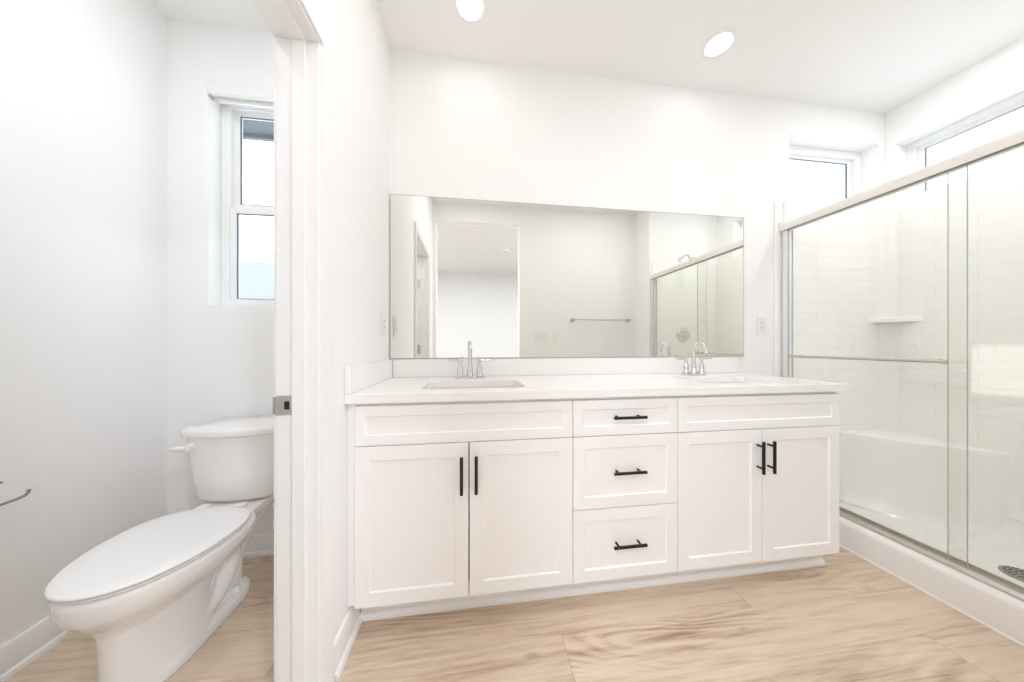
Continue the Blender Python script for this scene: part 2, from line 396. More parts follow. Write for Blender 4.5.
# door opening of the toilet room: jamb with stop, casings
bm = BM()
for y0, y1 in ((DY1, DY1+.02), (DY0-.02, DY0)): bx(bm, XP0-.002, XP1+.002, y0, y1, 0, DZ+.02)
bx(bm, XP0-.002, XP1+.002, DY0, DY1, DZ, DZ+.02)
jamb = struct('trim_1', bm, M['trim'], bevel=.002)
bm = BM()
sx0, sx1 = XP0+.046, XP0+.083
for y0, y1 in ((DY1-.011, DY1), (DY0, DY0+.011)): bx(bm, sx0, sx1, y0, y1, 0, DZ)
bx(bm, sx0, sx1, DY0+.011, DY1-.011, DZ-.011, DZ)
obj('door_stop', bm, M['trim'], jamb, bevel=.002)
def casing(name, x, s):
    cw = .055; iy0, iy1, iz = DY0-.006, DY1+.006, DZ+.006
    prof = [(0, 0), (0, .011), (.012, .013), (.040, .016), (cw-.006, .018), (cw, .014), (cw, 0)]  # (distance outwards, thickness)
    bm = BM()
    rings = []
    for key in range(4):
        r = []
        for d, t in prof:
            X = x+s*t
            if key == 0: r.append((X, iy1+d, 0))
            if key == 1: r.append((X, iy1+d, iz+d))
            if key == 2: r.append((X, iy0-d, iz+d))
            if key == 3: r.append((X, iy0-d, 0))
        rings.append(r)
    loft(bm, rings)
    return struct(name, bm, M['trim'], smooth=30)
casing('trim_2', XP1, 1); casing('trim_3', XP0, -1)
# strike plate, let into the latch jamb, lip wrapping to the toilet-room side
pl = plate_with_holes(rrect(0, 0, .0235, .029, .004, 3), [rrect(.006, 0, .0075, .0125, .003, 3)], 0, .0016)
bmesh.ops.transform(pl, matrix=Matrix.Translation((XP0+.0225, DY1-.0005, .914)) @ Matrix.Rotation(PI/2, 4, 'X'), verts=pl.verts)
prism(pl, [(XP0+.001, DY1-.002), (XP0-.006, DY1-.0005), (XP0-.012, DY1+.004), (XP0-.0125, DY1+.0025), (XP0-.006, DY1-.0025), (XP0+.001, DY1-.004)], 'z', .889, .939)
sp = obj('strike_plate', pl, M['nickel'], jamb); sp['label'] = 'satin metal strike plate with dark latch hole'
obj('latch_hole', box(XP0+.0205, XP0+.0365, DY1-.0012, DY1+.01, .901, .927), M['dark'], sp)
for z in (.25, 1.05, 1.72):
    bm = box(XP0+.004, XP0+.038, DY0-.001, DY0+.0025, z-.045, z+.045)
    cyl(bm, (XP0-.008, DY0+.004, z-.045), (XP0-.008, DY0+.004, z+.045), .006, n=12)
    obj('hinge', bm, M['nickel'], jamb, smooth=30)
# toilet-room door, standing open into that room
dr = BM(); bx(dr, XP0-.012-.63, XP0-.012, DY0-.036, DY0-.001, .012, DZ-.004)
door = struct('door_1', dr, M['trim'], bevel=.002)
for z0, z1 in ((.25, .95), (1.08, 1.85)):
    bm = BM()
    for a, b_, c, d in ((-.12, -.52, z0, z0+.012), (-.12, -.52, z1-.012, z1), (-.12, -.132, z0, z1), (-.508, -.52, z0, z1)):
        bx(bm, XP0+min(a, b_), XP0+max(a, b_), DY0-.001, DY0+.006, c, d)
    obj('panel_moulding', bm, M['trim'], door)
bm = BM(); lathe(bm, (XP0-.58, DY0-.001, .96), [(.026, 0), (.026, .006), (.011, .01), (.011, .045)], axis=(0, 1, 0))
tube(bm, [(XP0-.58, DY0+.045, .96), (XP0-.54, DY0+.047, .96), (XP0-.47, DY0+.043, .96)], [.010, .009, .007])
obj('door_handle', bm, M['nickel'], door, smooth=40)

# ------------------------------------------------------------------ windows
def win_frame(name, axis, a0, a1, z0, z1, d, out, fw=.045, dep=.05, sashes=None, sash_w=.035):
    """window unit: axis 'x' or 'y' = long axis; d = inner plane of the unit, out = +1 outwards"""
    def B(bm, a, b, c, e, f, g):      # a..b along, c..e depth offsets outwards, f..g z
        p, q = sorted((d+out*c, d+out*e))
        if axis == 'x': bx(bm, a, b, p, q, f, g)
        else: bx(bm, p, q, a, b, f, g)
    def ring(bm, a, b, f, g, wd, c, e):
        B(bm, a, a+wd, c, e, f, g); B(bm, b-wd, b, c, e, f, g); B(bm, a+wd, b-wd, c, e, f, f+wd); B(bm, a+wd, b-wd, c, e, g-wd, g)
    bm = BM(); ring(bm, a0, a1, z0, z1, fw, 0, dep)
    root = struct(name, bm, M['vinyl'], bevel=.003)
    for (sa, sb, sf, sg, off) in sashes:
        bm = BM(); ring(bm, sa, sb, sf, sg, sash_w, off, off+.022)
        s = obj('window_sash', bm, M['vinyl'], root, bevel=.002)
        bm = BM(); ring(bm, sa+sash_w-.001, sb-sash_w+.001, sf+sash_w-.001, sg-sash_w+.001, .0045, off+.002, off+.010)
        obj('glazing_seal', bm, M['gasket'], s)
        bm = BM(); B(bm, sa+sash_w, sb-sash_w, off+.010, off+.014, sf+sash_w, sg-sash_w)
        obj('window_pane', bm, M['window_glass'], s)
    return root
dw = YB+.075
win_frame('window_1', 'x', W1[0], W1[1], W1[2], W1[3], dw, 1, fw=.038, dep=.07, sash_w=.034,
          sashes=[(W1[0]+.036, W1[1]-.036, 1.838, W1[3]-.046, .030), (W1[0]+.036, W1[1]-.036, W1[2]+.012, 1.846, .006)])
win_frame('window_2', 'x', W2[0], W2[1], W2[2], W2[3], YB+.10, 1, fw=.05, dep=.06, sashes=[(W2[0]+.05, W2[1]-.05, W2[2]+.05-.045, W2[3]-.05+.015, .02)], sash_w=.04)
win_frame('window_3', 'y', W3[0], W3[1], W3[2], W3[3], XR+.10, 1, fw=.04, dep=.06, sashes=[(W3[0]+.04, W3[1]-.04, W3[2]+.005, W3[3]-.035, .02)], sash_w=.032)
win_frame('window_4', 'y', -1.75, -.50, 2.155, 2.485, BX0-.10, -1, fw=.012, dep=.05, sashes=[(-1.74, -.51, 2.165, 2.475, .02)], sash_w=.01)
win_frame('window_5', 'x', -2.6, -1.2, .15, 2.4, BY0-.10, -1, sashes=[(-2.56, -1.24, .19, 2.36, .02)])
win_frame('window_6', 'x', 2.0, 3.8, .15, 2.4, BY0-.10, -1, sashes=[(2.04, 3.76, .19, 2.36, .02)])
# rolled-up shade
sh = thing('roller_shade', 'white roller shade cassette across the top of the toilet room window', 'window shade', (-1.05, YB+.03, 2.36))
obj('cassette', prism(BM(), [(YB-.010, 2.439), (YB+.06, 2.439), (YB+.06, 2.40), (YB+.03, 2.392), (YB-.010, 2.375), (YB-.018, 2.38), (YB-.018, 2.434)], 'x', W1[0]+.003, W1[1]-.003), M['plastic'], sh, bevel=.003)
bm = BM(); tube(bm, [(W1[0]+.02, YB+.03, 2.386), (-1.05, YB+.03, 2.386), (W1[1]-.02, YB+.03, 2.386)], .010, n=12)
bx(bm, W1[0]+.02, W1[1]-.02, YB+.022, YB+.034, 2.366, 2.38)
obj('hem_bar', bm, M['plastic'], sh, smooth=40)
bm = box(W1[0]+.001, W1[0]+.010, YB-.006, YB+.02, 2.368, 2.382); br = obj('bracket', bm, M['nickel'], sh)
# outside the toilet-room window
ev = thing('roof_eave', 'grey roof eave outside above the toilet room window', 'roof', (-1.2, 2.1, 2.6))
bm = BM()
for i in range(5): bx(bm, -2.6, -.1, YB+T+.005+i*.13, YB+T+.133+i*.13, 2.74-.012*(i % 2), 2.77)
obj('soffit', bm, M['eave'], ev); obj('fascia', box(-2.6, -.1, YB+T+.655, YB+T+.685, 2.71, 2.90), M['eave'], ev)
nh = thing('neighbouring_house', 'pale house roof seen low through the toilet room window', 'house', (-6, 10, 0))
bm = BM(); prism(bm, [(8.3, 2.35), (12.2, 4.28), (16, 2.3), (16, 2.2), (8.3, 2.2)], 'x', -14, -1.5)
obj('roof', bm, M['shingle'], nh); obj('house_wall', box(-13.6, -1.9, 8.7, 15.6, -1.5, 2.2), M['stucco'], nh)

# ------------------------------------------------------------------ vanity
YC = 1.118                                   # door faces
YK = 1.137                                   # carcass face
def shaker(x0, x1, z0, z1, rail=.052):
    """slab with a recessed flat centre panel"""
    bm = BM(); t = .019; y = YC; r = .0065; e = .004
    O = [(x0, z0), (x1, z0), (x1, z1), (x0, z1)]
    def ringv(d, yy): return [bm.verts.new((p[0]+(d if p[0] == x0 else -d), yy, p[1]+(d if p[1] == z0 else -d))) for p in O]
    R = [ringv(0, y+t), ringv(0, y+.0015), ringv(.0015, y), ringv(rail, y), ringv(rail+e, y+r)]
    for a, b in zip(R, R[1:]):
        for i in range(4): bm.faces.new([a[i], a[(i+1) % 4], b[(i+1) % 4], b[i]])
    bm.faces.new(R[0][::-1]); bm.faces.new(R[-1])
    return bm
def pull(x, z, vertical, L=.141):
    bm = BM(); y = YC-.030; h = L/2
    a = Vector((0, 0, 1)) if vertical else Vector((1, 0, 0)); c = Vector((x, y, z))
    cyl(bm, c-a*h, c+a*h, .0062, n=16)
    for s in (-1, 1): cyl(bm, c+a*s*.048, c+a*s*.048+Vector((0, .0305, 0)), .0046, n=12)
    return bm
def unit(name, label, x0, x1, kind, carc_x0=None, carc_x1=None):
    t = thing(name, label, 'cabinet', ((x0+x1)/2, 1.40, .115), 'vanity cabinets under the white counter')
    a = x0 if carc_x0 is None else carc_x0; b = x1 if carc_x1 is None else carc_x1
    # open-topped carcass: sides, bottom, back, front rails
    bm = BM()
    bx(bm, a, a+.018, YK, YB-.002, .122, .876); bx(bm, b-.018, b, YK, YB-.002, .122, .876)
    bx(bm, a+.018, b-.018, YK, YB-.002, .122, .140); bx(bm, a+.018, b-.018, YB-.010, YB-.002, .140, .876)
    bx(bm, a+.018, b-.018, YK, YK+.018, .845, .876); bx(bm, a+.018, b-.018, YK, YK+.018, .70, .735); bx(bm, a+.018, b-.018, YK, YK+.018, .14, .16)
    obj('carcass', bm, M['cabinet'], t)
    g = .0017
    if kind == 'doors':
        xm = (x0+x1)/2
        obj('false_front', shaker(x0+g, x1-g, .7195, .866, .038), M['cabinet'], t)
        for s, (p, q) in ((-1, (x0+g, xm-.0022)), (1, (xm+.0022, x1-g))):
            d = obj('door', shaker(p, q, .122, .716), M['cabinet'], t)
            h = obj('handle', pull(xm+s*.0275, .600, True), M['black'], d, smooth=40)
            h['label'] = 'dark bronze bar handle'
    else:
        for z0, z1 in ((.7195, .866), (.4195, .716), (.122, .416)):
            d = obj('drawer', shaker(x0+g, x1-g, z0, z1, .038 if z0 > .7 else .048), M['cabinet'], t)
            h = obj('handle', pull((x0+x1)/2, (z0+z1)/2+.004, False), M['black'], d, smooth=40)
            h['label'] = 'dark bronze bar handle'
    return t
unit('vanity_cabinet', 'white two-door sink cabinet beside the toilet room partition wall', -.435, .401, 'doors')
unit('drawer_cabinet', 'white three-drawer cabinet between the two sink cabinets', .401, .867, 'drawers')
unit('vanity_cabinet', 'white two-door sink cabinet at the shower end of the vanity', .867, 1.694, 'doors')
tag(obj('filler_strip', box(XP1+.0005, -.4355, YK-.004, YK+.02, .122, .876), M['cabinet'], bevel=.001), 'narrow white filler strip between partition wall and left sink cabinet', 'filler strip')
bm = prism(BM(), [(1.226, .0), (1.200, .0), (1.200, .010), (1.204, .018), (1.210, .022), (1.214, .024), (1.214, .121), (1.226, .121)], 'x', XP1+.0165, 1.733)
bx(bm, 1.67, 1.685, 1.2262, YB-.03, 0, .121)
tag(obj('toe_kick', bm, M['trim'], smooth=30), 'long white toe kick board under the vanity cabinets on the wood floor', 'toe kick')

SINKS = [(.005, 1.325), (1.300, 1.325)]
bm = plate_with_holes([(XP1+.001, 1.101), (1.712, 1.101), (1.712, YB-.001), (XP1+.001, YB-.001)],
                      [rrect(x, y, .218, .138, .045) for x, y in SINKS], .879, .914)
ct = thing('countertop', 'long white quartz countertop over the vanity cabinets with two sink cutouts', 'countertop', (.6, 1.4, .879))
obj('counter_slab', bm, M['quartz'], ct, bevel=.002)
obj('backsplash', box(XP1+.023, 1.712, YB-.021, YB-.001, .9145, 1.014), M['quartz'], ct, bevel=.002)
obj('side_splash', box(XP1+.001, XP1+.021, 1.106, YB-.001, .9145, 1.014), M['quartz'], ct, bevel=.002)

def sink(x, y, label):
    t = thing('sink', label, 'sink', (x, y, .74), 'undermount sinks in the countertop')
    L = [(.245, .165, .05, .878), (.222, .142, .046, .878), (.218, .138, .05, .868), (.208, .128, .055, .80), (.190, .114, .06, .765), (.14, .08, .05, .752), (.03, .03, .029, .748)]
    rings = [[(p[0], p[1], z) for p in rrect(x, y, hx, hy, r)] for hx, hy, r, z in L]
    Lo = [(.035, .035, .03, .738), (.15, .09, .05, .742), (.205, .13, .06, .755), (.227, .148, .055, .80), (.245, .165, .05, .866)]
    rings += [[(p[0], p[1], z) for p in rrect(x, y, hx, hy, r)] for hx, hy, r, z in Lo]
    bm = BM(); R = [[bm.verts.new(p) for p in r] for r in rings]; n = len(R[0])
    for a, b in zip(R, R[1:]+R[:1]):
        for k in range(n): bm.faces.new([a[k], a[(k+1) % n], b[(k+1) % n], b[k]])
    obj('basin', bm, M['porcelain'], t, smooth=35)
    bm = BM(); lathe(bm, (x, y, .7475), [(.0, .004), (.010, .004), (.012, .002), (.022, .003), (.027, .001), (.027, -.006), (0, -.006)], n=24)
    obj('drain', bm, M['chrome'], t, smooth=40)
    return t
sink(*SINKS[0], 'white undermount sink below the left faucet')
sink(*SINKS[1], 'white undermount sink below the right faucet near the shower')

def faucet(x, label):
    y = 1.548; z = .9142
    t = thing('faucet', label, 'faucet', (x, y, z), 'chrome faucets behind the sinks')
    r0 = [(p[0], p[1], z) for p in rrect(x, y, .080, .026, .0255)]
    r1 = [(p[0], p[1], z+.009) for p in rrect(x, y, .080, .026, .0255)]
    r2 = [(p[0], p[1], z+.013) for p in rrect(x, y, .074, .020, .0195)]
    obj('base_plate', loft(BM(), [r0, r1, r2]), M['chrome'], t, smooth=40)
    bm = BM(); lathe(bm, (x, y, z+.012), [(.021, 0), (.021, .006), (.016, .014), (.0145, .045), (.011, .062), (.010, .07)], n=24)
    P = [(x, y, z+.07), (x, y, z+.13), (x, y-.004, z+.160), (x, y-.022, z+.184), (x, y-.046, z+.192), (x, y-.072, z+.182), (x, y-.086, z+.160), (x, y-.091, z+.142)]
    tube(bm, catmull(P, 6), .0095, n=16)
    cyl(bm, (x, y-.0905, z+.146), (x, y-.092, z+.132), .0112, n=20)
    obj('spout', bm, M['chrome'], t, smooth=40)
    for s in (-1, 1):
        hx = x+s*.051
        bm = BM(); lathe(bm, (hx, y, z+.012), [(.020, 0), (.020, .006), (.016, .012), (.0155, .04), (.0125, .055), (.008, .062), (.008, .074), (.010, .078), (.011, .088), (.009, .094), (0, .095)], n=24)
        h = obj('handle', bm, M['chrome'], t, smooth=40)
        bm = BM(); tube(bm, [(hx-s*.006, y, z+.096), (hx+s*.02, y-.001, z+.0965), (hx+s*.067, y-.004, z+.098)], [.0065, .0058, .0042], n=12)
        obj('lever', bm, M['chrome'], h, smooth=40)
    bm = BM(); cyl(bm, (x, y+.017, z+.012), (x, y+.017, z+.05), .0025, n=10); cyl(bm, (x, y+.017, z+.05), (x, y+.017, z+.06), .005, n=12)
    obj('lift_rod', bm, M['chrome'], t, smooth=40)
    return t
faucet(-.018, 'chrome two-handle gooseneck faucet nearest the toilet room wall')
faucet(1.304, 'chrome two-handle gooseneck faucet nearest the shower')

mr = thing('mirror', 'wide frameless rectangular mirror above the countertop', 'mirror', (.65, YB, 1.019))
MX0, MX1, MZ0, MZ1 = XP1+.004, 1.76, 1.0175, 1.929
obj('mirror_glass', box(MX0, MX1, YB-.0065, YB-.001, MZ0, MZ1), M['mirror'], mr)
bm = BM(); e = .0032
bx(bm, MX0-.001, MX0+e, YB-.0072, YB-.0005, MZ0, MZ1); bx(bm, MX1-e*.5, MX1+.001, YB-.0072, YB-.0005, MZ0, MZ1)
bx(bm, MX0, MX1, YB-.0072, YB-.0005, MZ1-e*.6, MZ1+.001); bx(bm, MX0, MX1, YB-.0085, YB-.0005, MZ0-.001, MZ0+e)
obj('mirror_edge', bm, M['edge'], mr)

# ------------------------------------------------------------------ toilet
TX = -1.072
def egg(z, y0, y1, hw, cx=TX, n=40, sq=2.2, wide=.60):
    """egg outline: nose at y0 (towards the camera), tail at y1; widest at `wide` of the length"""
    ym = y0+(y1-y0)*wide; P = []
    for i in range(n):
        a = 2*PI*i/n; c, s = math.cos(a), math.sin(a)
        ex = 2/sq if s > 0 else 2/2.0
        xx = hw*math.copysign(abs(c)**(2/2.1 if s < 0 else 2/sq), c)
        yy = ym + (y1-ym)*abs(s)**ex if s > 0 else ym - (ym-y0)*abs(s)
        P.append((cx+xx, yy, z))
    return P
toilet = thing('toilet', 'white two-piece elongated toilet with closed lid under the window', 'toilet', (TX, 1.2, 0))
bm = BM()
# bowl and front pedestal
loft(bm, [egg(0, .995, 1.30, .098), egg(.03, .995, 1.30, .096), egg(.10, .992, 1.30, .088), egg(.18, .99, 1.31, .086), egg(.235, .985, 1.33, .094),
          egg(.265, .970, 1.35, .118), egg(.290, .950, 1.37, .150), egg(.315, .932, 1.39, .178), egg(.345, .922, 1.41, .193), egg(.378, .920, 1.42, .199), egg(.386, .928, 1.41, .191)])
# foot running back
loft(bm, [[(p[0], p[1], z) for p in rrect(TX, 1.25, hw, .218-d, .085-d)] for z, hw, d in ((0, .096, 0), (.035, .096, 0), (.052, .086, .012))])
# rear web and deck below the tank
loft(bm, [[(p[0], p[1], z) for p in rrect(TX, yc, hw, hy, .03)] for z, hw, yc, hy in ((.03, .060, 1.30, .13), (.16, .058, 1.32, .12), (.26, .070, 1.36, .15), (.33, .10, 1.41, .19), (.345, .125, 1.45, .18), (.384, .135, 1.45, .18))])
# S-shaped trapway showing on both sides
for s in (-1, 1):
    tube(bm, catmull([(TX+s*.045, 1.17, .10), (TX+s*.05, 1.24, .09), (TX+s*.052, 1.31, .13), (TX+s*.052, 1.35, .20), (TX+s*.052, 1.33, .27), (TX+s*.05, 1.25, .30)], 5), .040, n=16)
o = obj('bowl', bm, M['porcelain'], toilet)
md = o.modifiers.new('remesh', 'REMESH'); md.mode = 'VOXEL'; md.voxel_size = .006; md.use_smooth_shade = True
md = o.modifiers.new('smooth', 'SMOOTH'); md.factor = .6; md.iterations = 8
def slab_egg(z0, z1, y0, y1, hw, r=.004, dome=0):
    L = [(z0, r), (z0+r, 0), (z1-r, 0), (z1-.3*r, r*.5), (z1, r*1.6)]
    rr = [egg(z, y0+d, y1-d, hw-d, sq=2.5, wide=.62) for z, d in L]
    if dome: rr += [egg(z1+dome*.6, y0+.05, y1-.05, hw-.05, sq=2.9), egg(z1+dome, y0+.12, y1-.12, hw-.12, sq=2.9)]
    return loft(BM(), rr)
obj('seat', slab_egg(.388, .3955, .926, 1.354, .193), M['plastic'], toilet, smooth=50)
obj('lid', slab_egg(.4010, .4120, .918, 1.362, .199, dome=.002), M['plastic'], toilet, smooth=50)
for s in (-1, 1): obj('seat_hinge', box(TX+s*.07-.02, TX+s*.07+.02, 1.368, 1.402, .384, .406), M['plastic'], toilet, bevel=.004)
def tank_ring(z, hw, yf, yb, bulge, r=.03):
    """front edge bows outwards towards the camera"""
    P = rrect(TX, (yf+yb)/2, hw, (yb-yf)/2, r, 8)
    out = []
    pts = []
    for i, p in enumerate(P):
        q = P[(i+1) % len(P)]; pts.append(p)
        if math.hypot(q[0]-p[0], q[1]-p[1]) > .06:
            for k in range(1, 8): pts.append((p[0]+(q[0]-p[0])*k/8, p[1]+(q[1]-p[1])*k/8))
    for x, y in pts:
        f = (yb-y)/(yb-yf); u = (x-TX)/hw
        out.append((x, y - bulge*f*(1-u*u), z))
    return out
bm = loft(BM(), [tank_ring(.386, .120, 1.475, 1.600, .015), tank_ring(.392, .150, 1.462, 1.620, .025), tank_ring(.413, 0.165, 1.452, 1.632, .032), tank_ring(.50, 0.175, 1.447, 1.640, .036),
                 tank_ring(.60, 0.185, 1.442, 1.645, .038), tank_ring(.69, 0.193, 1.438, 1.648, .040)])
obj('tank', bm, M['porcelain'], toilet, smooth=50)
bm = loft(BM(), [tank_ring(.692, 0.198, 1.432, 1.652, .040), tank_ring(.695, 0.204, 1.427, 1.655, .042), tank_ring(.716, 0.206, 1.425, 1.656, .042), tank_ring(.725, 0.201, 1.430, 1.652, .040), tank_ring(.730, .190, 1.445, 1.64, .038)])
obj('tank_lid', bm, M['porcelain'], toilet, smooth=50)
bm = BM(); cyl(bm, (TX-.146, 1.440, .650), (TX-.146, 1.400, .650), .016, .0145, n=20)
tube(bm, [(TX-.140, 1.396, .650), (TX-.168, 1.395, .651), (TX-.195, 1.400, .648), (TX-.216, 1.407, .645)], [.0115, .011, .009, .005], n=12)
obj('flush_lever', bm, M['plastic'], toilet, smooth=45)
for s in (-1, 1):
    bm = BM(); lathe(bm, (TX+s*.072, 1.36, .050), [(.016, 0), (.016, .012), (.012, .02), (0, .024)], n=20); obj('bolt_cap', bm, M['plastic'], toilet, smooth=60)
for s in (-1, 1): obj('tank_bolt', cyl(BM(), (TX+s*.12, 1.55, .362), (TX+s*.12, 1.55, .388), .012, n=12), M['dark'], toilet)
# water supply
sv = thing('water_supply', 'small chrome shutoff valve on the wall behind the toilet', 'valve', (TX-.22, YB, .16))
bm = BM(); lathe(bm, (TX-.22, YB-.0145, .16), [(.024, 0), (.022, .006), (.008, .008), (.008, .05)], axis=(0, -1, 0)); obj('valve_body', bm, M['chrome'], sv, smooth=40)
bm = BM(); tube(bm, catmull([(TX-.22, YB-.06, .165), (TX-.22, YB-.06, .22), (TX-.20, YB-.065, .32), (TX-.175, YB-.07, .385)], 5), .005, n=10); obj('supply_hose', bm, M['nickel'], sv, smooth=40)

# paper holder on the left wall
tp = thing('toilet_paper_holder', 'empty chrome toilet paper holder on the left wall by the toilet', 'toilet paper holder', (XL, .98, .66))
bm = BM(); lathe(bm, (XL+.0005, .98, .662), [(.025, 0), (.025, .006), (.02, .009), (.009, .011), (.009, .06)], axis=(1, 0, 0)); obj('wall_mount', bm, M['chrome'], tp, smooth=40)
bm = BM()
tube(bm, catmull([(XL+.066, 1.105, .662), (XL+.066, 1.04, .662), (XL+.066, .96, .662), (XL+.066, .90, .660), (XL+.066, .875, .640), (XL+.066, .875, .615), (XL+.066, .90, .594), (XL+.066, .96, .592),
                  (XL+.066, 1.08, .592), (XL+.066, 1.135, .593), (XL+.066, 1.155, .598), (XL+.066, 1.162, .612)], 5), .0042, n=12)
obj('roll_bar', bm, M['dark_chrome'], tp, smooth=40)

# ------------------------------------------------------------------ shower
st = thing('shower_stall', 'white moulded shower stall with tile pattern walls, corner seat and shelf', 'shower', (2.45, .97, 0))
PX0, PX1 = 1.982, XR-.002
curb_prof = [(PX0, 0), (PX0, .118), (PX0+.004, .132), (PX0+.014, .139), (PX0+.03, .141), (2.11, .141), (2.125, .136), (2.135, .12), (2.15, .075), (2.18, .05), (2.25, .042),
             (2.45, .036), (2.75, .046), (2.83, .062), (2.868, .10), (PX1-.024, .135), (PX1-.022, .15), (PX1-.002, .15), (PX1-.002, 0)]
bm = prism(BM(), curb_prof, 'y', YS+.002, YB-.002)
pan = obj('shower_pan', bm, M['curb'], st, smooth=40)
# pan end rims
for a, b in ((YS+.002, YS+.05), (YB-.002, YB-.05)):
    bm = prism(BM(), [(a, .03), (b, .05), ((a+b)/2, .13), (a+(b-a)*.45, .15), (a, .15)], 'x', 2.13, PX1-.003); obj('pan_rim', bm, M['curb'], st, smooth=60)
# thin line of caulk at the floor
obj('caulk_line', prism(BM(), [(PX0-.006, .0), (PX0, .0), (PX0, .006)], 'y', YS, YB-.01), M['trim'], st)
TZ = 2.055
bm = box(2.055, PX1-.02, YB-.020, YB-.002, .15, TZ); obj('wall_panel', bm, M['tileX'], st, bevel=.004)
bm = box(PX1-.020, PX1-.001, YS+.002, YB-.002, .15, TZ); obj('wall_panel', bm, M['tileY'], st, bevel=.004)
bm = box(2.055, PX1-.02, YS+.002, YS+.020, .15, TZ); obj('wall_panel', bm, M['tileX'], st, bevel=.004)
bm = BM(); bx(bm, 1.995, 2.055, YB-.009, YB-.001, .0, TZ+.012); bx(bm, 1.995, 2.055, YS+.001, YS+.009, .0, TZ+.012)
bmx = BM(); bx(bmx, 1.995, 2.055, YB-.009, YB-.001, .141, TZ); obj('flange', bmx, M['fiberglass'], st, bevel=.003); bm.free()
bmx = BM(); bx(bmx, 2.032, 2.055, YS+.001, YS+.009, .141, TZ); obj('flange', bmx, M['fiberglass'], st, bevel=.003)
# rounded inner corner
cv = [(PX1-.019, YB-.019)] + [(PX1-.019-.07+.07*math.sin(a), YB-.019-.07+.07*math.cos(a)) for a in [PI/2*i/8 for i in range(8, -1, -1)]]
bm = BM(); prism(bm, [(x, y) for x, y in cv], 'z', .16, TZ); obj('corner_cove', bm, M['fiberglass'], st, smooth=60)
# corner seat with curved front, shelf
def corner_block(front, z0, z1, inset=0, lip=0):
    c = (PX1-.018, YB-.018); F_ = catmull([(p[0], p[1], 0) for p in front], 6)
    top = [(p.x, p.y) for p in F_]
    def rg(z, k): return [(c[0]+(x-c[0])*k, c[1]+(y-c[1])*k, z) for x, y in top] + [(c[0], c[1], z)]
    if lip < 0: return loft(BM(), [rg(.040, 1.13), rg(.062, 1.05), rg(.09, 1.01), rg(.13, .995), rg(.30, 1.0), rg(z1-.03, 1.0), rg(z1-.01, 1.0), rg(z1-.002, .995), rg(z1, .98)])
    return loft(BM(), [rg(z0, 1-inset), rg(z0+(z1-z0)*.35, 1-inset*.35), rg(z1-.03, 1-lip), rg(z1-.01, 1), rg(z1-.002, .995), rg(z1, .98)])
obj('corner_seat', corner_block([(2.50, YB-.018), (2.56, 1.50), (2.66, 1.375), (2.78, 1.275), (PX1-.018, 1.18)], .04, .500, 0, -1), M['fiberglass'], st, smooth=50)
obj('corner_shelf', corner_block([(2.735, YB-.018), (2.775, 1.585), (2.83, 1.53), (PX1-.018, 1.475)], 1.235, 1.278, .5, .01), M['fiberglass'], st, smooth=50)
bm = BM(); lathe(bm, (2.492, .975, .037), [(.068, 0), (.068, .004), (.062, .007), (.0, .0075)], n=40)
dn = obj('drain', bm, M['drain'], st, smooth=40); dn['label'] = 'round dark metal drain grate'
bm = BM()
for rr_, nn in ((.012, 6), (.026, 12), (.040, 18), (.053, 24)):
    for k in range(nn):
        a = 2*PI*k/nn; cyl(bm, (2.492+rr_*math.cos(a), .975+rr_*math.sin(a), .0440), (2.492+rr_*math.cos(a), .975+rr_*math.sin(a), .0452), .0036, n=8)
obj('drain_hole', bm, M['dark'], dn)

# sliding glass doors
en = thing('shower_enclosure', 'sliding glass shower enclosure with pale satin header rail on the curb', 'shower enclosure', (2.06, .97, .141))
GA, GB = 2.050, 2.082
hd = [(2.026, 1.850), (2.026, 1.884), (2.034, 1.899), (2.050, 1.907), (2.072, 1.909), (2.092, 1.902), (2.102, 1.888), (2.104, 1.858)]
obj('header_rail', prism(BM(), hd, 'y', YS+.021, YB-.0225), M['satin'], en, smooth=25)
bm = box(2.033, 2.046, YS+.022, YB-.025, 1.8465, 1.8562)
obj('header_seal', bm, M['seal'], en)
obj('end_cap', box(2.022, 2.108, YB-.0225, YB-.0095, 1.850, 1.912), M['satin'], en, bevel=.004)
tr = [(2.022, .1415), (2.022, .150), (2.034, .160), (2.040, .160), (2.042, .150), (2.090, .150), (2.092, .162), (2.098, .162), (2.104, .1415)]
obj('bottom_track', prism(BM(), tr, 'y', YS+.021, YB-.021), M['nickel'], en, smooth=25)
for y0, y1 in ((YB-.046, YB-.0205), (YS+.0205, YS+.046)):
    bm = BM(); bx(bm, 2.038, 2.0455, y0, y1, .152, 1.849); bx(bm, 2.0545, 2.0765, y0, y1, .152, 1.849); bx(bm, 2.0865, 2.093, y0, y1, .152, 1.849)
    bx(bm, 2.0455, 2.0865, *((YB-.0225, YB-.0205) if y0 > 1 else (YS+.0205, YS+.0225)), .152, 1.849)
    obj('wall_channel', bm, M['channel'], en, bevel=.001)
